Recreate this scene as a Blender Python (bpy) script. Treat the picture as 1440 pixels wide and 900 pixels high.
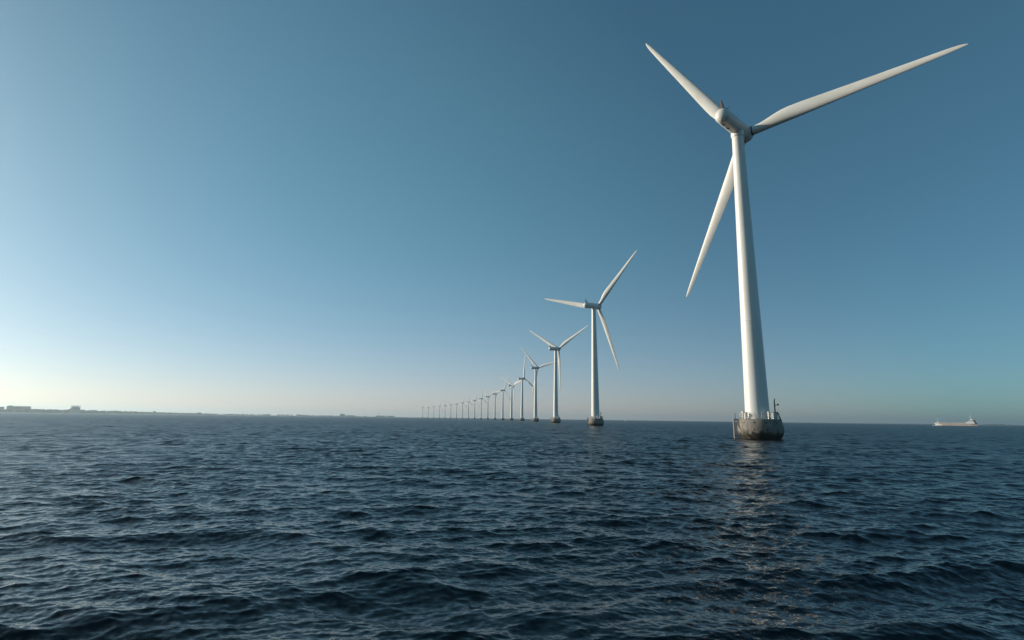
import bpy, bmesh, math, random
import numpy as np
from mathutils import Matrix, Vector

R = math.radians
PI = math.pi
S = bpy.context.scene
for o in list(bpy.data.objects):
    bpy.data.objects.remove(o)

# ------------------------------------------------------------------ camera
CAM_H = 3.2
PITCH, ROLL, FPX = R(10.57), R(0.76), 742.2          # FPX: focal length in pixels of a 1440 wide picture
cd = bpy.data.cameras.new('camera')
cd.sensor_width = 36.0
cd.lens = 36.0 * FPX / 1440.0
cd.clip_start = 0.1
cd.clip_end = 60000
cam = bpy.data.objects.new('camera', cd)
S.collection.objects.link(cam)
cam.matrix_world = (Matrix.Translation((0, 0, CAM_H)) @ Matrix.Rotation(PI / 2 + PITCH, 4, 'X')
                    @ Matrix.Rotation(ROLL, 4, 'Z'))
S.camera = cam

# ------------------------------------------------------------------ sky and sun
SUN_EL, SUN_AZ = 15.0, -70.0                         # azimuth clockwise from +Y (the view direction)
world = bpy.data.worlds.new('World')
S.world = world
world.use_nodes = True
wn = world.node_tree
bg = wn.nodes['Background']
sky = wn.nodes.new('ShaderNodeTexSky')
sky.sky_type = 'NISHITA'
sky.sun_disc = False
sky.sun_elevation = R(SUN_EL)
sky.sun_rotation = R(SUN_AZ)
sky.air_density, sky.dust_density, sky.ozone_density = 0.7, 0.8, 3.0
sep = wn.nodes.new('ShaderNodeSeparateColor')
com = wn.nodes.new('ShaderNodeCombineColor')
wn.links.new(sky.outputs[0], sep.inputs[0])
SKY_STRENGTH = 0.1
for i, (g, k) in enumerate(((0.88, -0.37), (0.77, -0.18), (0.80, -0.19))):   # a colour grade of the clear-air sky: gain and contrast per channel
    p = wn.nodes.new('ShaderNodeMath'); p.operation = 'POWER'; p.inputs[1].default_value = g
    m = wn.nodes.new('ShaderNodeMath'); m.operation = 'MULTIPLY'
    m.inputs[1].default_value = math.exp(k) * SKY_STRENGTH ** (g - 1)
    wn.links.new(sep.outputs[i], p.inputs[0]); wn.links.new(p.outputs[0], m.inputs[0]); wn.links.new(m.outputs[0], com.inputs[i])
# pale band of thick low air along the horizon, strongest towards the sunny half of the sky
def wmath(op, a, b=None, c=None, clamp=False):
    n = wn.nodes.new('ShaderNodeMath'); n.operation = op; n.use_clamp = clamp
    for i, v in enumerate((a, b, c)):
        if v is None:
            continue
        if isinstance(v, (int, float)):
            n.inputs[i].default_value = v
        else:
            wn.links.new(v, n.inputs[i])
    return n.outputs[0]
wtc = wn.nodes.new('ShaderNodeTexCoord')
wdot = wn.nodes.new('ShaderNodeVectorMath'); wdot.operation = 'DOT_PRODUCT'
wn.links.new(wtc.outputs['Generated'], wdot.inputs[0])
wdot.inputs[1].default_value = (math.sin(R(-18)), math.cos(R(-18)), 0)
wz = wn.nodes.new('ShaderNodeSeparateXYZ'); wn.links.new(wtc.outputs['Generated'], wz.inputs[0])
around = wmath('MULTIPLY_ADD', wdot.outputs['Value'], 1 / (1 - math.cos(R(58))), -math.cos(R(58)) / (1 - math.cos(R(58))), clamp=True)
low = wmath('POWER', math.e, wmath('MULTIPLY', wmath('ABSOLUTE', wz.outputs[2]), -1 / 0.09))
band = wmath('MULTIPLY', around, low)
wadd = wn.nodes.new('ShaderNodeMix'); wadd.data_type = 'RGBA'; wadd.blend_type = 'ADD'
wn.links.new(band, wadd.inputs[0]); wn.links.new(com.outputs[0], wadd.inputs[6])
wadd.inputs[7].default_value = (0.33 / SKY_STRENGTH, 0.075 / SKY_STRENGTH, 0.09 / SKY_STRENGTH, 1)
# a wide soft teal brightening of the clear air higher up on the same side
wdot2 = wn.nodes.new('ShaderNodeVectorMath'); wdot2.operation = 'DOT_PRODUCT'
wn.links.new(wtc.outputs['Generated'], wdot2.inputs[0])
wdot2.inputs[1].default_value = (math.sin(R(-17)) * math.cos(R(10)), math.cos(R(-17)) * math.cos(R(10)), math.sin(R(10)))
broad = wmath('MULTIPLY_ADD', wdot2.outputs['Value'], 1 / (1 - math.cos(R(41))), -math.cos(R(41)) / (1 - math.cos(R(41))), clamp=True)
wadd2 = wn.nodes.new('ShaderNodeMix'); wadd2.data_type = 'RGBA'; wadd2.blend_type = 'ADD'
wn.links.new(broad, wadd2.inputs[0]); wn.links.new(wadd.outputs[2], wadd2.inputs[6])
wadd2.inputs[7].default_value = (0.020 / SKY_STRENGTH, 0.055 / SKY_STRENGTH, 0.050 / SKY_STRENGTH, 1)
wn.links.new(wadd2.outputs[2], bg.inputs[0])
bg.inputs[1].default_value = SKY_STRENGTH

sd = bpy.data.lights.new('sun', 'SUN')
sd.energy = 5.0
sd.angle = R(0.53)
sd.color = (1.0, 0.89, 0.73)
sun = bpy.data.objects.new('sun', sd)
S.collection.objects.link(sun)
sdir = Vector((math.sin(R(SUN_AZ)) * math.cos(R(SUN_EL)), math.cos(R(SUN_AZ)) * math.cos(R(SUN_EL)), math.sin(R(SUN_EL))))
sun.rotation_euler = sdir.to_track_quat('Z', 'Y').to_euler()
sun.location = sdir * 300

S.view_settings.view_transform = 'Standard'
S.view_settings.look = 'None'
S.view_settings.exposure = 0.0
S.view_settings.gamma = 1.0
S.view_settings.use_curve_mapping = False
S.render.engine = 'CYCLES'
S.cycles.use_denoising = True
S.cycles.max_bounces = 6
S.cycles.glossy_bounces = 3
S.cycles.diffuse_bounces = 3
S.cycles.transmission_bounces = 2
S.cycles.volume_bounces = 0
S.cycles.sample_clamp_indirect = 4.0

# ------------------------------------------------------------------ helpers
def az_of(px):
    """compass direction (radians clockwise from the view direction) of a column of the photograph, at the horizon"""
    x, y = px - 720.0, 450.0 - (588.3 + (px - 720) * 0.0125)
    c, s = math.cos(ROLL), math.sin(ROLL)
    xr, yr = c * x - s * y, s * x + c * y
    return math.atan2(xr, FPX * math.cos(PITCH) - yr * math.sin(PITCH))


def polar(px, dist):
    a = az_of(px)
    return Vector((dist * math.sin(a), dist * math.cos(a), 0))


def link(name, mesh, mat=None, parent=None, smooth=True):
    o = bpy.data.objects.new(name, mesh)
    S.collection.objects.link(o)
    if mat is not None and not mesh.materials:
        mesh.materials.append(mat)
    if smooth and len(mesh.polygons):
        mesh.polygons.foreach_set('use_smooth', [True] * len(mesh.polygons))
    if parent is not None:
        o.parent = parent
    return o


def obj(name, bm, mat, parent=None, smooth=True, sharp=35):
    bmesh.ops.recalc_face_normals(bm, faces=bm.faces)
    if smooth and sharp:
        for e in bm.edges:
            if len(e.link_faces) == 2 and e.calc_face_angle(0) > R(sharp):
                e.smooth = False
    me = bpy.data.meshes.new(name)
    bm.to_mesh(me)
    bm.free()
    return link(name, me, mat, parent, smooth)


def empty(name, loc, rz=0.0):
    o = bpy.data.objects.new(name, None)
    o.empty_display_size = 1
    o.location = loc
    o.rotation_euler = (0, 0, rz)
    S.collection.objects.link(o)
    return o


def tag(o, label=None, cat=None, group=None, kind=None):
    for k, v in (('label', label), ('category', cat), ('group', group), ('kind', kind)):
        if v:
            o[k] = v
    return o


def add_lathe(bm, prof, seg=48, origin=(0, 0, 0), cap=True):
    rings = []
    for r, z in prof:
        rings.append([bm.verts.new((origin[0] + r * math.cos(2 * PI * i / seg), origin[1] + r * math.sin(2 * PI * i / seg), origin[2] + z)) for i in range(seg)])
    for a, b in zip(rings, rings[1:]):
        for i in range(seg):
            bm.faces.new((a[i], a[(i + 1) % seg], b[(i + 1) % seg], b[i]))
    if cap:
        bm.faces.new(rings[0][::-1]); bm.faces.new(rings[-1])


def add_tube(bm, a, b, r, r2=None, seg=8):
    a, b = Vector(a), Vector(b)
    d = (b - a).normalized()
    u = d.orthogonal().normalized(); v = d.cross(u)
    r2 = r if r2 is None else r2
    A = [bm.verts.new(a + r * (math.cos(t) * u + math.sin(t) * v)) for t in [2 * PI * i / seg for i in range(seg)]]
    B = [bm.verts.new(b + r2 * (math.cos(t) * u + math.sin(t) * v)) for t in [2 * PI * i / seg for i in range(seg)]]
    for i in range(seg):
        bm.faces.new((A[i], A[(i + 1) % seg], B[(i + 1) % seg], B[i]))
    bm.faces.new(A[::-1]); bm.faces.new(B)


def add_box(bm, c, s, rz=0.0, bevel=0.0):
    m = Matrix.Translation(c) @ Matrix.Rotation(rz, 4, 'Z') @ Matrix.Diagonal((s[0], s[1], s[2], 1))
    g = bmesh.ops.create_cube(bm, size=1, matrix=m)
    if bevel:
        es = list({e for v in g['verts'] for e in v.link_edges})
        bmesh.ops.bevel(bm, geom=es, offset=bevel, segments=2, affect='EDGES', profile=0.6)


def add_loft(bm, sections, cap=True):
    rings = [[bm.verts.new(p) for p in s] for s in sections]
    n = len(rings[0])
    for a, b in zip(rings, rings[1:]):
        for i in range(n):
            bm.faces.new((a[i], a[(i + 1) % n], b[(i + 1) % n], b[i]))
    if cap:
        bm.faces.new(rings[0][::-1]); bm.faces.new(rings[-1])


# ------------------------------------------------------------------ materials
def new_mat(name):
    m = bpy.data.materials.new(name)
    m.use_nodes = True
    nt = m.node_tree
    return m, nt, nt.nodes['Principled BSDF']


def N(nt, kind, **kw):
    n = nt.nodes.new(kind)
    for k, v in kw.items():
        setattr(n, k, v)
    return n


def noise(nt, scale, detail=4, rough=0.55, vec=None, mapping=None, coord='Object'):
    t = N(nt, 'ShaderNodeTexNoise')
    t.inputs['Scale'].default_value = scale
    t.inputs['Detail'].default_value = detail
    t.inputs['Roughness'].default_value = rough
    if vec is None:
        tc = N(nt, 'ShaderNodeTexCoord')
        vec = tc.outputs[coord]
    if mapping:
        mp = N(nt, 'ShaderNodeMapping')
        mp.inputs['Scale'].default_value = mapping
        nt.links.new(vec, mp.inputs['Vector'])
        vec = mp.outputs[0]
    nt.links.new(vec, t.inputs['Vector'])
    return t


def ramp(nt, src, stops):
    r = N(nt, 'ShaderNodeValToRGB')
    els = r.color_ramp.elements
    while len(els) < len(stops):
        els.new(0.5)
    for e, (p, c) in zip(els, stops):
        e.position = p
        e.color = (c[0], c[1], c[2], 1) if len(c) == 3 else c
    nt.links.new(src, r.inputs[0])
    return r


def mixc(nt, fac, a, b, mode='MIX'):
    m = N(nt, 'ShaderNodeMix', data_type='RGBA', blend_type=mode)
    for idx, v in ((0, fac), (6, a), (7, b)):
        if isinstance(v, (int, float)):
            m.inputs[idx].default_value = v
        elif isinstance(v, tuple):
            m.inputs[idx].default_value = (v[0], v[1], v[2], 1)
        else:
            nt.links.new(v, m.inputs[idx])
    return m.outputs[2]


def painted(name, c1, c2, scale=0.6, rough=0.42, mapping=(1, 1, 0.15), bump=0.0):
    m, nt, b = new_mat(name)
    t = noise(nt, scale, 6, 0.62, mapping=mapping)
    r = ramp(nt, t.outputs[0], [(0.34, c2), (0.62, c1)])
    t2 = noise(nt, 14, 3)
    col = mixc(nt, 0.16, r.outputs[0], ramp(nt, t2.outputs[0], [(0.35, (0.55, 0.53, 0.5)), (0.6, (1, 1, 1))]).outputs[0], 'MULTIPLY')
    nt.links.new(col, b.inputs['Base Color'])
    b.inputs['Roughness'].default_value = rough
    if bump:
        bp = N(nt, 'ShaderNodeBump')
        bp.inputs['Strength'].default_value = bump
        nt.links.new(t2.outputs[0], bp.inputs['Height'])
        nt.links.new(bp.outputs[0], b.inputs['Normal'])
    return m


M_TOWER = painted('tower_paint', (0.78, 0.77, 0.73), (0.70, 0.69, 0.65))
M_NACELLE = painted('nacelle_paint', (0.76, 0.75, 0.71), (0.67, 0.66, 0.62), 0.9, 0.45, (1, 1, 1))
M_BLADE = painted('blade_gelcoat', (0.82, 0.80, 0.75), (0.72, 0.69, 0.62), 0.5, 0.5, (1, 1, 0.35))
M_SEAL = painted('dark_rubber', (0.035, 0.035, 0.035), (0.02, 0.02, 0.02), 3, 0.6)
M_STEEL = painted('galvanised_steel', (0.50, 0.51, 0.50), (0.36, 0.36, 0.35), 2.0, 0.45)
M_FIN = painted('brown_fin_paint', (0.16, 0.13, 0.11), (0.11, 0.09, 0.08), 2.0, 0.6)
M_FENDER = painted('weathered_fender_steel', (0.36, 0.35, 0.33), (0.20, 0.18, 0.16), 1.2, 0.6)
M_RUST = painted('rusty_steel', (0.17, 0.11, 0.075), (0.09, 0.055, 0.04), 3.0, 0.8)
M_WHITEBOX = painted('white_cabinet', (0.78, 0.77, 0.74), (0.66, 0.62, 0.56), 2.0, 0.5)
M_SHIPWHITE = painted('white_ship_paint', (0.88, 0.87, 0.84), (0.84, 0.83, 0.80), 0.3, 0.4)
M_SHIPHULL = painted('beige_ship_paint', (0.62, 0.56, 0.49), (0.52, 0.46, 0.40), 0.15, 0.5)
M_SHIPRED = painted('red_bottom_paint', (0.34, 0.13, 0.11), (0.25, 0.10, 0.09), 0.3, 0.6)
M_SHIPBROWN = painted('brown_ship_paint', (0.16, 0.085, 0.055), (0.11, 0.06, 0.045), 0.3, 0.6)
M_GLASS = painted('dark_window_glass', (0.02, 0.025, 0.03), (0.015, 0.02, 0.025), 0.3, 0.1)
M_CONC_FAR = painted('pale_concrete', (0.36, 0.35, 0.33), (0.30, 0.29, 0.28), 0.06, 0.8)
M_BRICK_FAR = painted('brown_brick', (0.22, 0.16, 0.13), (0.17, 0.12, 0.10), 0.06, 0.85)
M_ROOF_FAR = painted('dark_roofing', (0.11, 0.11, 0.11), (0.08, 0.08, 0.08), 0.06, 0.8)
M_WHITE_FAR = painted('white_render', (0.78, 0.77, 0.75), (0.7, 0.7, 0.68), 0.06, 0.7)
M_LAND = painted('shore_ground', (0.10, 0.10, 0.07), (0.07, 0.08, 0.05), 0.01, 0.9, (1, 1, 1))
M_TREES = painted('dark_foliage', (0.055, 0.07, 0.035), (0.04, 0.05, 0.025), 0.05, 0.9, (1, 1, 1))
M_FOAM = painted('sea_foam', (0.75, 0.77, 0.77), (0.6, 0.63, 0.64), 0.6, 0.8)

# concrete ice cone: weathered grey, rust runs, a dark fringe of weed above the water line
M_CONC, nt, b = new_mat('weathered_concrete')
tc = N(nt, 'ShaderNodeTexCoord')
sx = N(nt, 'ShaderNodeSeparateXYZ')
nt.links.new(tc.outputs['Object'], sx.inputs[0])
t1 = noise(nt, 0.9, 8, 0.65)
base = ramp(nt, t1.outputs[0], [(0.3, (0.165, 0.15, 0.13)), (0.5, (0.225, 0.21, 0.185)), (0.7, (0.27, 0.255, 0.225))])
t2 = noise(nt, 2.2, 5, 0.6, mapping=(1, 1, 0.12))
streak = ramp(nt, t2.outputs[0], [(0.42, (0.62, 0.54, 0.44)), (0.56, (1, 1, 1))])
col = mixc(nt, 0.6, base.outputs[0], streak.outputs[0], 'MULTIPLY')
t3 = noise(nt, 2.6, 6, 0.75, mapping=(1, 1, 0.35))
ma = N(nt, 'ShaderNodeMath', operation='MULTIPLY_ADD')
nt.links.new(t3.outputs[0], ma.inputs[0]); ma.inputs[1].default_value = -3.6
nt.links.new(sx.outputs['Z'], ma.inputs[2])
weed = ramp(nt, ma.outputs[0], [(0.0, (1, 1, 1)), (0.30, (0, 0, 0))])
ad = N(nt, 'ShaderNodeMath', operation='ADD'); ad.inputs[1].default_value = 0.72
nt.links.new(ma.outputs[0], ad.inputs[0])
nt.links.new(ad.outputs[0], weed.inputs[0])
wcol = ramp(nt, noise(nt, 5, 5).outputs[0], [(0.35, (0.012, 0.013, 0.009)), (0.65, (0.05, 0.042, 0.022))])
col = mixc(nt, weed.outputs[0], col, wcol.outputs[0])
nt.links.new(col, b.inputs['Base Color'])
b.inputs['Roughness'].default_value = 0.85
bp = N(nt, 'ShaderNodeBump'); bp.inputs['Strength'].default_value = 0.5; bp.inputs['Distance'].default_value = 0.06
nt.links.new(noise(nt, 5, 8, 0.7).outputs[0], bp.inputs['Height']); nt.links.new(bp.outputs[0], b.inputs['Normal'])

# sea water
M_SEA, nt, b = new_mat('sea_water')
b.inputs['Base Color'].default_value = (0.0003, 0.0032, 0.0058, 1)
b.inputs['IOR'].default_value = 1.333
b.inputs['Specular IOR Level'].default_value = 0.43    # skylight off to the side of the sun is polarised and mirrors less
at = N(nt, 'ShaderNodeAttribute', attribute_name='lost_slope')
geo = N(nt, 'ShaderNodeNewGeometry')
def slope_noise(scale, detail, mapping, amp, amp_attr):
    t = noise(nt, scale, detail, 0.6, vec=geo.outputs['Position'], mapping=mapping)
    s = N(nt, 'ShaderNodeVectorMath', operation='SUBTRACT'); s.inputs[1].default_value = (0.5, 0.5, 0.5)
    nt.links.new(t.outputs['Color'], s.inputs[0])
    k = N(nt, 'ShaderNodeMath', operation='MULTIPLY_ADD')
    nt.links.new(at.outputs['Fac'], k.inputs[0]); k.inputs[1].default_value = amp_attr; k.inputs[2].default_value = amp
    sc = N(nt, 'ShaderNodeVectorMath', operation='SCALE')
    nt.links.new(s.outputs[0], sc.inputs[0]); nt.links.new(k.outputs[0], sc.inputs['Scale'])
    return sc.outputs[0]
n1 = slope_noise(9.0, 3, (0.7, 1.3, 1), 0.42, 0.2)
n2 = slope_noise(0.55, 5, (0.55, 1.4, 1), 0.0, 3.0)
va = N(nt, 'ShaderNodeVectorMath', operation='ADD'); nt.links.new(n1, va.inputs[0]); nt.links.new(n2, va.inputs[1])
vm = N(nt, 'ShaderNodeVectorMath', operation='MULTIPLY'); nt.links.new(va.outputs[0], vm.inputs[0]); vm.inputs[1].default_value = (1, 1, 0)
vb = N(nt, 'ShaderNodeVectorMath', operation='ADD'); nt.links.new(vm.outputs[0], vb.inputs[0]); nt.links.new(geo.outputs['Normal'], vb.inputs[1])
vn = N(nt, 'ShaderNodeVectorMath', operation='NORMALIZE'); nt.links.new(vb.outputs[0], vn.inputs[0])
nt.links.new(vn.outputs[0], b.inputs['Normal'])
rg = N(nt, 'ShaderNodeMath', operation='MULTIPLY_ADD')
nt.links.new(at.outputs['Fac'], rg.inputs[0]); rg.inputs[1].default_value = 1.35; rg.inputs[2].default_value = 0.07
nt.links.new(rg.outputs[0], b.inputs['Roughness'])

# ------------------------------------------------------------------ the sea: one sheet of real waves, finest near the boat
def build_sea():
    d = [0.0, 0.7, 1.4, 2.2, 3.0, 3.8, 4.6, 5.3, 6.0]
    k = CAM_H * 528.0
    while d[-1] < 14000:
        x = d[-1]
        d.append(x + min(0.48 * x * x / k, 0.0028 * x if x < 500 else 0.009 * x))
    d = np.array(d, dtype=np.float64)
    th_f = np.radians(np.linspace(-62, 62, 1460))
    th_c = np.radians(np.arange(65, 296, 3.0))
    th = np.concatenate([th_f, th_c])
    nr, nc = len(d), len(th)
    X = (d[:, None] * np.sin(th)[None, :]).astype(np.float32)
    Y = (d[:, None] * np.cos(th)[None, :]).astype(np.float32)
    dr = np.gradient(d)
    dth = np.concatenate([np.full(len(th_f), th_f[1] - th_f[0]), np.full(len(th_c), R(3.0))])
    spacing = np.maximum(dr[:, None], d[:, None] * dth[None, :]).astype(np.float32)
    spacing = np.maximum(spacing, 0.012)
    rng = np.random.default_rng(11)
    # gusts: patches of rougher and calmer water
    gust = np.zeros_like(X)
    for q in range(9):
        a_, l_ = rng.uniform(0, 2 * PI), math.exp(rng.uniform(math.log(9), math.log(70)))
        gust += np.sin((2 * PI / l_) * (math.sin(a_) * X + math.cos(a_) * Y) + rng.uniform(0, 6.28)).astype(np.float32)
    gust = np.clip(1.0 + 0.07 * gust, 0.8, 1.25)
    ncomp = 170
    lam = np.exp(np.linspace(math.log(7.0), math.log(0.12), ncomp) + rng.uniform(-.018, .018, ncomp))
    octs = math.log2(7.0 / 0.12) / ncomp
    dx = np.zeros_like(X); dy = np.zeros_like(X); dz = np.zeros_like(X)
    lost = np.zeros_like(X); total = 0
    for i in range(ncomp):
        L = float(lam[i]); kk = 2 * PI / L
        per_oct = 0.0090 * (min(1.0, (1.5 / L) ** 1.35))
        if L < 0.3:
            per_oct *= 0.85
        mss = per_oct * octs
        amp = math.sqrt(2 * mss) / kk * rng.uniform(0.75, 1.25)
        spread = 16 + 14 * max(0, math.log(4.0 / L)) / 3.0
        frm = R(rng.normal(28 if i % 2 else -16, spread))        # the compass direction the wave comes from
        kx, ky = -kk * math.sin(frm), -kk * math.cos(frm)
        ph = rng.uniform(0, 2 * PI)
        w = np.clip((L / spacing - 1.7) / 1.8, 0, 1); w = w * w * (3 - 2 * w)
        rows = np.where(w.max(axis=1) > 0)[0]
        lost += mss * (1 - w * w)
        if L < 1.6:
            w = w * gust
        total += mss
        if len(rows) == 0:
            continue
        r1 = rows[-1] + 1
        P = (kx * X[:r1] + ky * Y[:r1] + ph).astype(np.float32)
        sn, cs = np.sin(P), np.cos(P)
        wr = w[:r1] * np.float32(amp)
        dz[:r1] += wr * cs
        dx[:r1] -= wr * np.float32(1.2 * kx / kk) * sn
        dy[:r1] -= wr * np.float32(1.2 * ky / kk) * sn
    co = np.stack([X + dx, Y + dy, dz], -1)
    lost = np.sqrt(np.maximum(lost, 0))
    co[0] = co[0].mean(axis=0)
    idx = np.arange(nr * nc, dtype=np.int32).reshape(nr, nc)
    nxt = np.roll(idx, -1, axis=1)
    q = np.stack([idx[:-1], nxt[:-1], nxt[1:], idx[1:]], -1)[1:].reshape(-1, 4)
    # a small fan under the boat closes the middle
    me = bpy.data.meshes.new('sea')
    nv = nr * nc
    me.vertices.add(nv)
    me.vertices.foreach_set('co', co.astype(np.float32).ravel())
    fan = np.arange(nc, dtype=np.int32) + nc
    nq = len(q)
    me.loops.add(nq * 4 + nc)
    me.loops.foreach_set('vertex_index', np.concatenate([q[:, ::-1].ravel(), fan[::-1]]).astype(np.int32))
    me.polygons.add(nq + 1)
    me.polygons.foreach_set('loop_start', np.concatenate([np.arange(nq, dtype=np.int32) * 4, [nq * 4]]).astype(np.int32))
    me.update(calc_edges=True)
    me.polygons.foreach_set('use_smooth', np.ones(nq + 1, dtype=bool))
    a = me.attributes.new('lost_slope', 'FLOAT', 'POINT')
    a.data.foreach_set('value', lost.astype(np.float32).ravel())
    me.materials.append(M_SEA)
    o = bpy.data.objects.new('sea', me)
    S.collection.objects.link(o)
    tag(o, kind='structure')
    if me.polygons[0].normal.z < 0:
        me.flip_normals()
    print('sea', nr, nc, nv, 'mss', total)
    return o

build_sea()

# ------------------------------------------------------------------ haze over the water
bm = bmesh.new()
HZ = 14600.0
add_box(bm, (0, 0, 54.0), (2 * HZ, 2 * HZ, 114.0))
m = bpy.data.materials.new('sea_haze'); m.use_nodes = True
nt = m.node_tree
nt.nodes.remove(nt.nodes['Principled BSDF'])
pv = nt.nodes.new('ShaderNodeVolumePrincipled')
pv.inputs['Color'].default_value = (0.62, 0.79, 0.88, 1)
pv.inputs['Density'].default_value = 1.1e-4
pv.inputs['Anisotropy'].default_value = 0.45
nt.links.new(pv.outputs[0], nt.nodes['Material Output'].inputs['Volume'])
hz = obj('haze', bm, m, smooth=False)
tag(hz, kind='stuff')

# ------------------------------------------------------------------ far shore, left
def strip_land(name, pts, depth, h):
    """low ground: a ridge of terrain following a row of (photo column, distance)"""
    rng = random.Random(name)
    bm = bmesh.new()
    P = []
    for (p0, d0), (p1, d1) in zip(pts, pts[1:]):
        for k in range(24):
            t = k / 24
            P.append((p0 + (p1 - p0) * t, d0 + (d1 - d0) * t))
    P.append(pts[-1])
    rows = []
    n = len(P)
    for i, (px, dd) in enumerate(P):
        taper = min(1, i / 5, (n - 1 - i) / 10) ** 0.7
        hh = h * (0.7 + 0.6 * rng.random()) * taper
        r = []
        for off, z in ((0, -1.5), (12, 0.6 * hh), (60, hh), (depth * .6, hh * 1.1), (depth, -1.5)):
            v = polar(px, dd + off); v.z = z
            r.append(bm.verts.new(v))
        rows.append(r)
    for a, b in zip(rows, rows[1:]):
        for i in range(len(a) - 1):
            bm.faces.new((a[i], a[i + 1], b[i + 1], b[i]))
    return tag(obj(name, bm, M_LAND), kind='structure')

def add_clump(bm, c, rx, rz, rng):
    g = bmesh.ops.create_icosphere(bm, subdivisions=2, radius=1)
    s = Matrix.Translation(c) @ Matrix.Diagonal((rx, rx, rz, 1))
    for v in g['verts']:
        v.co = s @ (v.co * rng.uniform(0.72, 1.25))

def tree_belt(name, label, spec):
    rng = random.Random(name)
    bm = bmesh.new()
    for (p0, d0, h0), (p1, d1, h1), gap in spec:
        width = (polar(p1, d1) - polar(p0, d0)).length
        n = max(3, int(width / 9))
        for i in range(n):
            if rng.random() < gap:
                continue
            t = (i + rng.random()) / n
            h = (h0 + (h1 - h0) * t) * rng.uniform(0.8, 1.05)
            c = polar(p0 + (p1 - p0) * t, d0 + (d1 - d0) * t + rng.uniform(20, 160))
            c.z = 1.5 + h * 0.5
            add_clump(bm, c, rng.uniform(.45, .9) * h, h * 0.5, rng)
    return tag(obj(name, bm, M_TREES, smooth=False), label, 'trees', kind='stuff')

strip_land('shore', [(-110, 3300), (60, 3450), (200, 3900), (330, 4500), (450, 5100), (575, 6000)], 700, 3.0)
tree_belt('wooded_shore', 'dark hazy belt of trees along the far shore on the left',
          [((-110, 3310, 16), (60, 3460, 18), 0.0), ((38, 3430, 19), (96, 3560, 17), 0.0), ((96, 3560, 20), (150, 3740, 15), 0.0), ((150, 3740, 17), (215, 3980, 13), 0.0),
           ((215, 3980, 13), (325, 4480, 8), 0.1), ((322, 4470, 9), (420, 4940, 13), 0.45), ((420, 4940, 11), (470, 5250, 8), 0.3), ((470, 5250, 7), (520, 5600, 6), 0.5)])

def shore_building(name, label, px0, px1, dist, h, wall, roof, extras=(), group=None):
    a, b = polar(px0, dist), polar(px1, dist)
    c = (a + b) / 2
    w = (b - a).length
    rz = math.atan2((b - a).y, (b - a).x)
    t = empty(name, (c.x, c.y, 1.5), rz)
    tag(t, label, 'building', group)
    bm = bmesh.new(); add_box(bm, (0, 8, h / 2), (w, 16, h)); obj('wall', bm, wall, t, smooth=False)
    bm = bmesh.new(); add_box(bm, (0, 8, h + 0.42), (w + 0.8, 16.8, 0.8)); obj('roof', bm, roof, t, smooth=False)
    nw = max(2, int(w / 12)); nf = max(1, int(h / 5))
    for f in range(nf):
        bm = bmesh.new()
        add_box(bm, (0, -0.06, (f + 0.55) * h / nf), (w * 0.94, 0.14, h / nf * 0.4))
        obj('window_band', bm, M_GLASS, t, smooth=False)
    for e in extras:
        nm, mat, x, z0, sx_, sz = e
        bm = bmesh.new(); add_box(bm, (x, 8, h + 0.84 + z0 + sz / 2), (sx_, 9, sz)); obj(nm, bm, mat, t, smooth=False)
    return t

shore_building('waterfront_block', 'grey waterfront block cut off by the left edge of the photo', -24, 5, 3480, 24, M_CONC_FAR, M_ROOF_FAR)
shore_building('long_apartment_block', 'long grey flat roofed block above the trees at far left', 8, 42.5, 3500, 28, M_CONC_FAR, M_ROOF_FAR,
               (('roof_house', M_CONC_FAR, -30, 0, 14, 3.0),))
tb = shore_building('tower_block', 'tallest square building on the left shore with an open frame crown', 98.5, 112, 3600, 27, M_CONC_FAR, M_ROOF_FAR)
bm = bmesh.new()
tbw = (polar(112, 3600) - polar(98.5, 3600)).length
for x in (-tbw / 2 + 1.2, tbw / 2 - 1.2):
    for y in (1, 15):
        add_tube(bm, (x, y, 27.8), (x, y, 38.5), 1.0)
add_box(bm, (0, 8, 39.2), (tbw, 16, 1.2))
obj('crown_frame', bm, M_WHITE_FAR, tb, smooth=False)
bm = bmesh.new(); add_box(bm, (0, 8, 31.5), (tbw - 8, 9, 7.2)); obj('glass_penthouse', bm, M_WHITE_FAR, tb, smooth=False)
shore_building('low_shed', 'small dark shed on the shore right of the tower block', 128, 136, 3680, 15.5, M_BRICK_FAR, M_ROOF_FAR)
shore_building('shore_house', 'small dark house rising above the trees left of the small farm roofs', 215, 219, 3950, 16, M_BRICK_FAR, M_ROOF_FAR)
shore_building('boathouse', 'small dark boathouse in the middle of the far left shore', 277, 283, 4250, 13, M_BRICK_FAR, M_ROOF_FAR)
shore_building('square_warehouse', 'square dark warehouse standing tall on the thin far shore', 478, 485, 5300, 21, M_BRICK_FAR, M_ROOF_FAR,
               (('roof_house', M_BRICK_FAR, -6, 0, 16, 3),))
shore_building('flat_warehouse', 'long flat dark warehouse beside the square warehouse', 486, 500, 5350, 11, M_CONC_FAR, M_ROOF_FAR)
shore_building('white_cottage', 'tiny white building left of the mast on the thin far shore', 511.5, 514, 5600, 10, M_WHITE_FAR, M_WHITE_FAR)
shore_building('low_terminal', 'low dark building under the mast on the far shore', 528, 541, 5700, 12, M_BRICK_FAR, M_ROOF_FAR)
shore_building('white_hall', 'small white hall between two low dark buildings on the far shore', 541.6, 544.2, 5710, 12, M_WHITE_FAR, M_WHITE_FAR)
shore_building('low_depot', 'low dark building at the right end of the far shore', 545, 554.5, 5750, 12, M_BRICK_FAR, M_ROOF_FAR)
t = empty('radio_mast', polar(532.3, 5690) + Vector((0, 0, 1.5)))
tag(t, 'thin grey mast with a box top rising above the far shore', 'mast')
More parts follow.
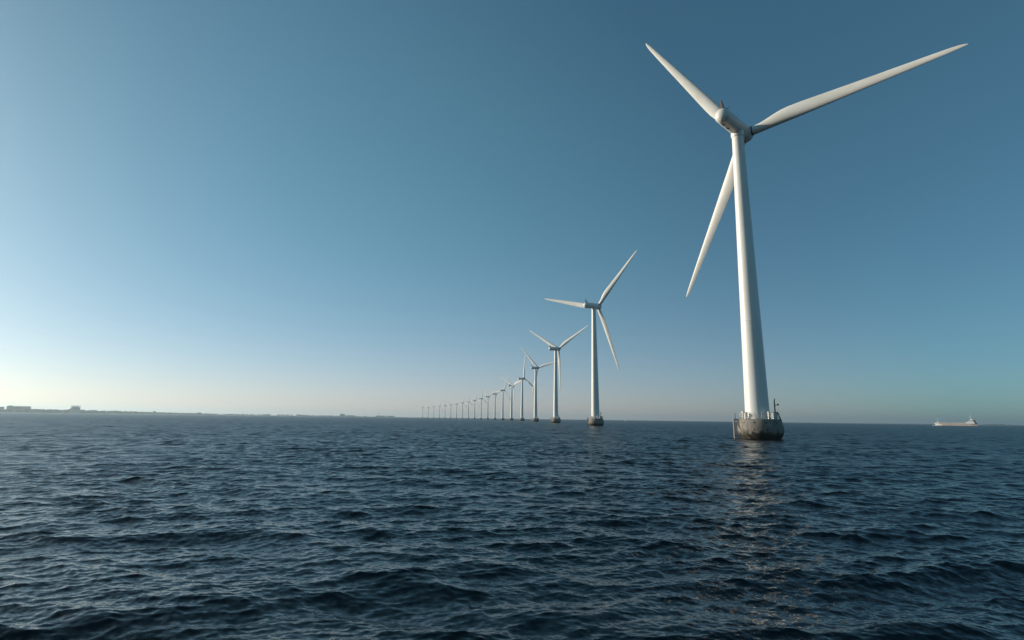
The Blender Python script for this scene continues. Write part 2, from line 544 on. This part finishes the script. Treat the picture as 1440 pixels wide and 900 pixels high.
bm = bmesh.new(); add_tube(bm, (0, 0, 0), (0, 0, 30), 1.6, 1.0); obj('pole', bm, M_CONC_FAR, t)
bm = bmesh.new(); add_box(bm, (0, 0, 33), (9, 9, 6), bevel=.5); obj('cabin', bm, M_CONC_FAR, t)

# ------------------------------------------------------------------ far shore, right
strip_land('island', [(1225, 6800), (1300, 6300), (1372, 5900), (1420, 5800), (1500, 5600), (1580, 5600)], 500, 2.6)
tree_belt('island_scrub', 'low dark scrub on the far island at the right horizon',
          [((1240, 6650, 3), (1372, 5900, 4), 0.55), ((1384, 5880, 7), (1394, 5860, 8), 0.1), ((1393, 5860, 9), (1414, 5830, 10), 0.0), ((1414, 5830, 6), (1500, 5650, 5), 0.4)])

# ------------------------------------------------------------------ wind turbines
SHOW_ALL = True
TILT = R(6.5)
HUB_Z = 64.15
HUB_Y = 4.5
def nacelle_ring(y, rx, rz, flat=0.0, n=40, zc=0.0, p=2.5):
    out = []
    for i in range(n):
        a = 2 * PI * i / n
        c, s = math.cos(a), math.sin(a)
        x = rx * math.copysign(abs(c) ** (2 / p), c)
        z = rz * math.copysign(abs(s) ** (2 / p), s)
        if z < -rz * (1 - flat):
            z = -rz * (1 - flat) - 0.12 * (abs(z) - rz * (1 - flat))
        out.append((x, y, z + zc))
    return out

def blade_mesh():
    tbl = [  # radius, chord, thickness ratio, twist
        (1.15, 1.85, 1.0, 15), (2.2, 1.85, 1.0, 15), (3.2, 1.88, 0.98, 15), (4.3, 2.05, 0.82, 15), (5.4, 2.28, 0.66, 15), (6.6, 2.52, 0.53, 14.5), (7.8, 2.72, 0.44, 13.5),
        (9.2, 2.82, 0.37, 12), (11.5, 2.74, 0.305, 10), (14.5, 2.5, 0.26, 8), (18, 2.2, 0.235, 6), (22, 1.88, 0.215, 4.2), (26, 1.58, 0.20, 2.8), (30, 1.27, 0.19, 1.6),
        (33, 1.02, 0.18, 0.8), (35, 0.84, 0.175, 0.3), (36.1, 0.66, 0.17, 0), (36.85, 0.44, 0.17, 0), (37.25, 0.24, 0.18, 0), (37.4, 0.07, 0.25, 0)]
    sec = []
    n = 40
    for r, c, tr, tw in tbl:
        blend = min(1.0, max(0.0, (1.0 - tr) / 0.6))
        pts = []
        for i in range(n):
            a = 2 * PI * i / n
            xc = 0.5 * (1 + math.cos(a))            # 1 at the trailing edge, 0 at the leading edge
            yt = 5 * tr * (0.2969 * math.sqrt(max(xc, 0)) - 0.1260 * xc - 0.3516 * xc ** 2 + 0.2843 * xc ** 3 - 0.1036 * xc ** 4)
            camber = 0.035 * 4 * xc * (1 - xc)
            ya = (yt if a < PI else -yt)
            fx = (0.30 - xc) * c                    # leading edge at +x
            fy = -(ya + camber) * c
            cx = -0.5 * c * math.cos(a)
            cy = -0.5 * tr * c * math.sin(a)
            x = cx + (fx - cx) * blend
            y = cy + (fy - cy) * blend
            t = R(tw + 2.0)
            pts.append((x * math.cos(t) - y * math.sin(t), x * math.sin(t) + y * math.cos(t), r))
        sec.append(pts)
    bm = bmesh.new()
    add_loft(bm, sec)
    return bm

FND_R = 1.0
def make_turbine():
    root = empty('wind_turbine', (0, 0, 0))
    rng = random.Random(5)
    def loc_az(deg, r, z):                           # a direction of the compass, turned into the turbine's own frame
        a = R(deg) - R(42.2)
        return Vector((r * math.sin(a), r * math.cos(a), z))
    # foundation
    bm = bmesh.new()
    prof = [(1.6, -2.4), (2.6, -1.2), (3.25, -0.3), (3.45, 0.1), (3.72, 0.5), (3.98, 1.05), (4.10, 1.6), (4.06, 2.1), (3.93, 2.7), (3.74, 3.35), (3.66, 3.62), (3.58, 3.70), (2.4, 3.72)]
    add_lathe(bm, prof, 72)
    fnd = obj('foundation', bm, M_CONC, root, sharp=60)
    fnd.location = loc_az(115, 0.3, 0)               # the tower stands a little off the middle of the ice cone
    # railing round the platform
    bm = bmesh.new()
    n = 22; rr = 3.42
    pts = [Vector((rr * math.cos(2 * PI * i / n), rr * math.sin(2 * PI * i / n), 3.70)) for i in range(n)]
    for i in range(n):
        add_tube(bm, pts[i], pts[i] + Vector((0, 0, 1.15)), 0.045, seg=6)
        for h in (0.4, 0.78, 1.13):
            add_tube(bm, pts[i] + Vector((0, 0, h)), pts[(i + 1) % n] + Vector((0, 0, h)), 0.036, seg=6)
    obj('railing', bm, M_STEEL, fnd)
    # boat landing on the left: two fender pipes, brackets, ladder
    bm = bmesh.new()
    for k in (-1, 1):
        d = -73 + k * 8
        add_tube(bm, loc_az(d, 4.62, -1.5), loc_az(d, 4.62, 3.75), 0.10, seg=12)
        add_tube(bm, loc_az(d, 3.5, 3.55), loc_az(d, 4.62, 3.55), 0.13, seg=10)
        add_tube(bm, loc_az(d, 3.6, 0.6), loc_az(d, 4.62, 0.6), 0.11, seg=10)
    obj('fender', bm, M_FENDER, fnd)
    bm = bmesh.new()
    for k in (-1, 1):
        add_tube(bm, loc_az(-73 + k * 3.2, 4.25, -1), loc_az(-73 + k * 3.2, 4.25, 4.8), 0.045, seg=6)
    for i in range(16):
        add_tube(bm, loc_az(-76.2, 4.25, -0.6 + .32 * i), loc_az(-69.8, 4.25, -0.6 + .32 * i), 0.025, seg=6)
    obj('ladder', bm, M_RUST, fnd)
    bm = bmesh.new()                                 # hanging cable that droops from the landing
    prev = None
    for i in range(13):
        t = i / 12
        p = loc_az(-84 - 46 * t, 4.16 - .35 * abs(t - .1), 3.4 - 3.3 * t ** 0.75)
        if prev is not None:
            add_tube(bm, prev, p, 0.09, seg=8)
        prev = p
    obj('cable_duct', bm, M_RUST, fnd)
    # cabinets on the platform
    for d, r_, s_ in ((-88, 2.95, (0.5, 0.45, 1.35)), (-104, 3.0, (0.34, 0.34, 1.1)), (150, 2.95, (0.75, 0.5, 1.05)), (133, 2.95, (0.5, 0.5, 1.25)), (172, 3.02, (0.25, 0.3, 1.3))):
        bm = bmesh.new()
        c = loc_az(d, r_, 3.72 + s_[2] / 2)
        add_box(bm, c, s_, -(R(d) - R(42.2)), 0.03)
        add_box(bm, c + Vector((0, 0, s_[2] / 2 + .02)), (s_[0] + .08, s_[1] + .08, 0.05), -(R(d) - R(42.2)))
        obj('cabinet', bm, M_WHITEBOX, fnd, smooth=False)
    # davit crane
    bm = bmesh.new()
    p = loc_az(141, 3.05, 3.7)
    add_tube(bm, p, p + Vector((0, 0, 3.5)), 0.14, 0.10, seg=10)
    q = loc_az(133, 3.5, 6.4)
    add_tube(bm, p + Vector((0, 0, 3.4)), loc_az(146, 3.35, 7.5), 0.09, 0.06, seg=8)
    add_tube(bm, p + Vector((0, 0, 2.5)), q, 0.06, seg=8)
    add_box(bm, q, (0.25, 0.25, 0.3), 0, .02)
    obj('davit', bm, M_RUST, fnd)
    bm = bmesh.new()                                 # leaning gangway frame at the right rim
    add_tube(bm, loc_az(118, 3.1, 5.1), loc_az(118, 3.75, 3.3), 0.09, seg=8)
    add_tube(bm, loc_az(126, 3.1, 5.1), loc_az(126, 3.75, 3.3), 0.09, seg=8)
    for i in range(5):
        add_tube(bm, loc_az(118, 3.13 + .13 * i, 5.0 - .36 * i), loc_az(126, 3.13 + .13 * i, 5.0 - .36 * i), 0.05, seg=6)
    obj('gangway', bm, M_RUST, fnd)
    # lifting sockets round the cone, two rows
    for i in range(12):
        for z, r_ in ((3.05, 3.83), (1.75, 4.08)):
            bm = bmesh.new()
            d = 30 * i + 8
            add_tube(bm, loc_az(d, r_ - .25, z), loc_az(d, r_ + .035, z), 0.15, seg=12)
            obj('lifting_socket', bm, M_SEAL, fnd)
    # tower
    bm = bmesh.new()
    prof = [(2.34, 3.722), (2.34, 3.95), (2.16, 3.955)]
    for i in range(1, 41):
        t = i / 40
        prof.append((2.16 - (2.16 - 1.13) * t, 3.955 + (61.9 - 3.955) * t))
    for zf in (22.5, 42.0):
        k = next(j for j, (r_, z) in enumerate(prof) if z > zf)
        r0 = prof[k - 1][0]
        prof[k:k] = [(r0 - 0.012, zf), (r0 + 0.012, zf + .02), (r0 + .012, zf + .16), (r0 - .016, zf + .18)]
    add_lathe(bm, prof, 96)
    tw = obj('tower', bm, M_TOWER, root, sharp=50)
    # nacelle, tilted with the shaft
    NT = Matrix.Translation((0, 0, HUB_Z)) @ Matrix.Rotation(TILT, 4, 'X')
    bm = bmesh.new()
    secs = []
    for k in range(10):                              # domed rear end
        a = (k + 0.35) / 10 * PI / 2
        secs.append(nacelle_ring(-8.0 - 1.2 * math.cos(a), 1.46 * math.sin(a), 1.46 * math.sin(a), 0.0, p=2.0))
    secs += [nacelle_ring(-7.9, 1.47, 1.47, 0.0, p=2.0), nacelle_ring(-7.6, 1.48, 1.48, 0.03, p=2.0), nacelle_ring(-3, 1.50, 1.52, 0.04, p=2.0), nacelle_ring(0.2, 1.54, 1.56, 0.03, p=2.05),
             nacelle_ring(2.2, 1.56, 1.58, 0.03, p=2.1), nacelle_ring(2.95, 1.50, 1.52, 0.0, p=2.0)]
    add_loft(bm, secs)
    nac = obj('nacelle', bm, M_NACELLE, root, sharp=45)
    nac.matrix_local = NT
    bm = bmesh.new(); add_lathe(bm, [(1.16, 61.85), (1.24, 61.9), (1.30, 62.2), (1.28, 63.1)], 48); obj('yaw_bearing', bm, M_TOWER, root)
    for y, s in ((-7.0, 0.6), (-4.6, 0.8)):
        bm = bmesh.new(); add_box(bm, (-0.35, y, -1.42), (0.45, s, 0.12), 0, .02); obj('hatch', bm, M_SEAL, nac, smooth=False)
    bm = bmesh.new()                                 # wind vane fin on the rear of the roof
    lo = [bm.verts.new(p) for p in ((-0.36, -8.1, 1.1), (0.36, -8.1, 1.1), (0.36, -6.7, 1.3), (-0.36, -6.7, 1.3))]
    hi = [bm.verts.new(p) for p in ((-0.07, -8.0, 3.45), (0.07, -8.0, 3.45), (0.07, -7.75, 3.4), (-0.07, -7.75, 3.4))]
    bm.faces.new(lo[::-1]); bm.faces.new(hi)
    for i in range(4):
        bm.faces.new((lo[i], lo[(i + 1) % 4], hi[(i + 1) % 4], hi[i]))
    bmesh.ops.bevel(bm, geom=list(bm.edges), offset=0.03, segments=1, affect='EDGES')
    obj('fin', bm, M_FIN, nac, smooth=False)
    bm = bmesh.new()
    add_tube(bm, (0.5, -6.0, 1.3), (0.5, -6.0, 2.15), 0.035, seg=6); add_tube(bm, (0.25, -6.0, 2.12), (0.75, -6.0, 2.12), 0.03, seg=6); add_box(bm, (0.75, -6, 2.22), (.12, .12, .2)); add_box(bm, (0.25, -6, 2.22), (.12, .12, .2))
    obj('anemometer', bm, M_SEAL, nac)
    bm = bmesh.new(); add_box(bm, (0, -2.6, 1.56), (1.5, 1.8, 0.12), 0, .04); obj('roof_hatch', bm, M_NACELLE, nac, smooth=False)
    # hub
    bm = bmesh.new()
    add_lathe(bm, [(1.30, 3.0), (1.52, 3.1), (1.62, 3.5), (1.62, 5.2), (1.52, 5.75), (1.22, 6.3), (0.75, 6.62), (0.3, 6.74), (0.06, 6.76)], 48)
    bmesh.ops.rotate(bm, verts=bm.verts, cent=(0, 0, 0), matrix=Matrix.Rotation(-PI / 2, 3, 'X'))
    hub = obj('hub', bm, M_NACELLE, root)
    hub.matrix_local = NT
    bl = obj('blade', blade_mesh(), M_BLADE, root, sharp=70)
    bm = bmesh.new()
    add_lathe(bm, [(0.98, 1.50), (1.02, 1.54), (1.02, 1.78), (0.98, 1.82)], 40)
    ring = obj('root_collar', bm, M_SEAL, bl)
    for k in (1, 2):
        c = bl.copy(); S.collection.objects.link(c); c.parent = root
        g = ring.copy(); S.collection.objects.link(g); g.parent = c
    return root

def kids(o):
    return [c for c in S.objects if c.parent is o]

def copy_tree(o, parent=None, skip=()):
    c = o.copy(); S.collection.objects.link(c)
    if parent is not None:
        c.parent = parent
    for ch in kids(o):
        if ch.name.split('.')[0] not in skip:
            copy_tree(ch, c, skip)
    return c

def pose(t, x, y, yaw, az):
    t.location = (x, y, 0)
    t.rotation_euler = (0, 0, -R(yaw))
    k = 0
    for ch in kids(t):
        if ch.name.split('.')[0] == 'blade':
            ch.matrix_local = (Matrix.Translation((0, 0, HUB_Z)) @ Matrix.Rotation(TILT, 4, 'X') @ Matrix.Translation((0, HUB_Y, 0))
                               @ Matrix.Rotation(R(az + 120 * k), 4, 'Y'))
            k += 1

# the row bends gently to the left: 20 turbines 180 m apart
row = []
x, y, hd, curv = 46.96, 101.97, R(-0.2404), -1.03607e-4
for i in range(20):
    row.append((x, y))
    a = hd + curv * 90
    x += 180 * math.sin(a); y += 180 * math.cos(a); hd += curv * 180
YAW = [43.0, 40.5, 40.5, 37.8] + [41, 42, 40, 41.5, 42, 40.5, 41, 41.5, 40, 42, 41, 40.5, 41, 42, 41, 41]
AZIM = [86.5, 44.5, 62.0, 79.0, 8.0, 60.0, 24.0, 62.0, 60.0, 8.0, 24.0, 10.0, 16.0, 50.0, 61.0, 95.0, 20.0, 75.0, 40.0, 96.0]
LABEL = [
    'nearest and by far largest white wind turbine, on a rounded concrete base',
    'second nearest turbine, one blade pointing flat left and one steeply up to the right',
    'third nearest turbine, its blades in a Y with one hanging beside the tower',
    'fourth nearest turbine, long blade leaning up left and right blade passing behind its neighbour',
    'fifth nearest turbine, one blade almost straight up and one down to the right',
    'sixth turbine from the near end, just left of the one with an upright blade',
    'seventh turbine from the near end of the row, a blade slanting down to the right',
    'eighth turbine from the near end of the row, blades in a Y behind the seventh',
    'ninth turbine from the near end of the row, small with blades in a Y',
    'tenth turbine from the near end of the row, one blade nearly upright',
    'tenth turbine from the far end of the row, a blade slanting down right',
    'ninth turbine from the far end of the row, small and grey with one blade up',
    'eighth turbine from the far end of the row, thin grey tower in the haze',
    'seventh turbine from the far end of the row, thin grey tower in the haze',
    'sixth turbine from the far end of the row, a blade hanging down its tower',
    'fifth turbine from the far end of the row, faint with a blade pointing right',
    'fourth turbine from the far end of the row, faint in the haze',
    'third turbine from the far end of the row, faint in the haze',
    'second to last turbine at the far end of the row, very faint',
    'farthest and smallest turbine, leftmost of the row, with a blade pointing right']
SMALL = ('railing', 'ladder', 'cable_duct', 'davit', 'gangway', 'lifting_socket', 'hatch', 'anemometer', 'roof_hatch', 'root_collar', 'door', 'cabinet', 'fender')
proto = make_turbine()
for i, (x, y) in enumerate(row):
    t = proto if i == 0 else copy_tree(proto, None, () if i < 3 else (SMALL[:-2] if i < 6 else SMALL + ('yaw_bearing',)))
    tag(t, LABEL[i], 'wind turbine', 'wind turbines in a row out at sea')
    pose(t, x, y, YAW[i], AZIM[i])

# ------------------------------------------------------------------ coaster on the horizon, right
def make_ship():
    D, K = 1480.0, 1.3
    pb, ps = polar(1315.5, D), polar(1374.5, D)
    xb, yb = pb.x, pb.y
    L = (ps - pb).length / K
    t = empty('coaster_ship', ((pb.x + ps.x) / 2, (pb.y + ps.y) / 2, 0), math.atan2(ps.y - pb.y, ps.x - pb.x))
    tag(t, 'low beige cargo ship with white bridge at the stern, on the right horizon', 'ship')
    t.scale = (K, K, K)
    B = 8.0
    def hull(z0, z1, mat, name, scale=1.0):
        bm = bmesh.new()
        secs = []
        for u in (0.0, 0.015, 0.04, 0.09, 0.16, 0.3, 0.6, 0.85, 0.95, 1.0):
            w = B / 2 * scale * (min(1, (u / 0.16) ** 0.6) if u < .16 else (1 if u < .85 else 1 - (u - .85) * 1.2))
            w = max(w, 0.12)
            xx = -L / 2 + u * L
            sheer = 1.4 * max(0, 1 - u / 0.10) + 0.7 * max(0, (u - 0.86) / 0.14) if z1 > 2 else 0
            rake = -1.6 * max(0, 1 - u / 0.05) if z1 > 2 else 0
            secs.append([(xx, -w * 0.93, z0), (xx + rake, -w, z1 + sheer), (xx + rake, w, z1 + sheer), (xx, w * 0.93, z0)])
        add_loft(bm, secs)
        return obj(name, bm, mat, t, smooth=False)
    hull(0.45, 3.3, M_SHIPHULL, 'hull')
    hull(-1.5, 0.44, M_SHIPRED, 'hull_bottom', 0.985)
    bm = bmesh.new(); add_box(bm, (-L * .07, 0, 4.25), (L * .66, 8.6, 1.9), 0, .15); obj('hatch_coaming', bm, M_SHIPHULL, t, smooth=False)
    for i in range(6):
        bm = bmesh.new(); add_box(bm, (-L * .07 - L * .275 + i * L * .11, 0, 5.32), (L * .104, 8.9, .24), 0, .05); obj('hatch_cover', bm, M_SHIPHULL, t, smooth=False)
    bm = bmesh.new(); add_box(bm, (-L * .445, 0, 5.0), (L * .07, 6.5, 1.2), 0, .2); obj('forecastle', bm, M_SHIPWHITE, t, smooth=False)
    bm = bmesh.new(); add_tube(bm, (-L * .44, 0, 5.5), (-L * .44, 0, 12.5), .22, .12); add_tube(bm, (-L * .44, -1.2, 10.5), (-L * .44, 1.2, 10.5), .08); obj('foremast', bm, M_SHIPWHITE, t)
    bm = bmesh.new(); add_box(bm, (L * .34, 0, 5.2), (L * .20, 9.4, 3.0), 0, .15); dh = obj('deckhouse', bm, M_SHIPWHITE, t, smooth=False)
    bm = bmesh.new(); add_box(bm, (L * .36, 0, 8.0), (L * .115, 8.6, 2.55), 0, .15); obj('bridge', bm, M_SHIPWHITE, t, smooth=False)
    bm = bmesh.new(); add_box(bm, (L * .358, 0, 8.35), (L * .118, 8.75, .8)); obj('bridge_window', bm, M_GLASS, t, smooth=False)
    bm = bmesh.new(); add_box(bm, (L * .37, 0, 10.2), (L * .055, 5.0, 1.8), 0, .12); obj('wheelhouse_top', bm, M_SHIPWHITE, t, smooth=False)
    bm = bmesh.new(); add_tube(bm, (L * .365, 0, 11), (L * .365, 0, 18.5), .22, .1); add_tube(bm, (L * .365, -2.2, 15.5), (L * .365, 2.2, 15.5), .09); add_box(bm, (L * .365, 0, 14.2), (2.4, .4, .4)); obj('radar_mast', bm, M_SHIPWHITE, t)
    bm = bmesh.new(); add_box(bm, (L * .438, 0, 7.4), (L * .06, 4.0, 4.0), 0, .4); obj('funnel', bm, M_SHIPBROWN, t, smooth=False)
    bm = bmesh.new(); add_box(bm, (L * .47, 0, 4.7), (L * .06, 7.8, 1.4), 0, .1); obj('stern_house', bm, M_SHIPBROWN, t, smooth=False)
    return t, (xb, yb)
ship, (bx, by) = make_ship()

# white water thrown up by the bow: many small lumps of foam
rng = random.Random(3)
bm = bmesh.new()
for i in range(60):
    t_ = rng.random() ** 1.5
    c = Vector((bx - 4 + 9 * t_, by + 2.5 - 11 * t_ + rng.uniform(-.8, .8), rng.uniform(-.1, .7) * (1 - t_ * .6)))
    add_clump(bm, c, rng.uniform(.3, .9), rng.uniform(.15, .55), rng)
tag(obj('foam', bm, M_FOAM), 'white bow wave at the left end of the cargo ship', 'foam', kind='stuff')

# small white motorboat far off between the two nearest turbines
p = polar(880, 1500)
t = empty('motorboat', p, R(20))
tag(t, 'tiny white motorboat on the horizon right of the second turbine', 'boat')
bm = bmesh.new()
secs = []
for u, w, z in ((0, .1, 1.7), (.15, .9, 1.5), (.4, 1.5, 1.3), (.8, 1.5, 1.2), (1, 1.35, 1.2)):
    xx = -4.5 + 9 * u
    secs.append([(xx, -w * .6, -.4), (xx, -w, z), (xx, w, z), (xx, w * .6, -.4)])
add_loft(bm, secs)
obj('hull', bm, M_SHIPWHITE, t, smooth=False)
bm = bmesh.new(); add_box(bm, (.6, 0, 2.0), (3.2, 2.2, 1.5), 0, .2); obj('cabin', bm, M_SHIPWHITE, t, smooth=False)
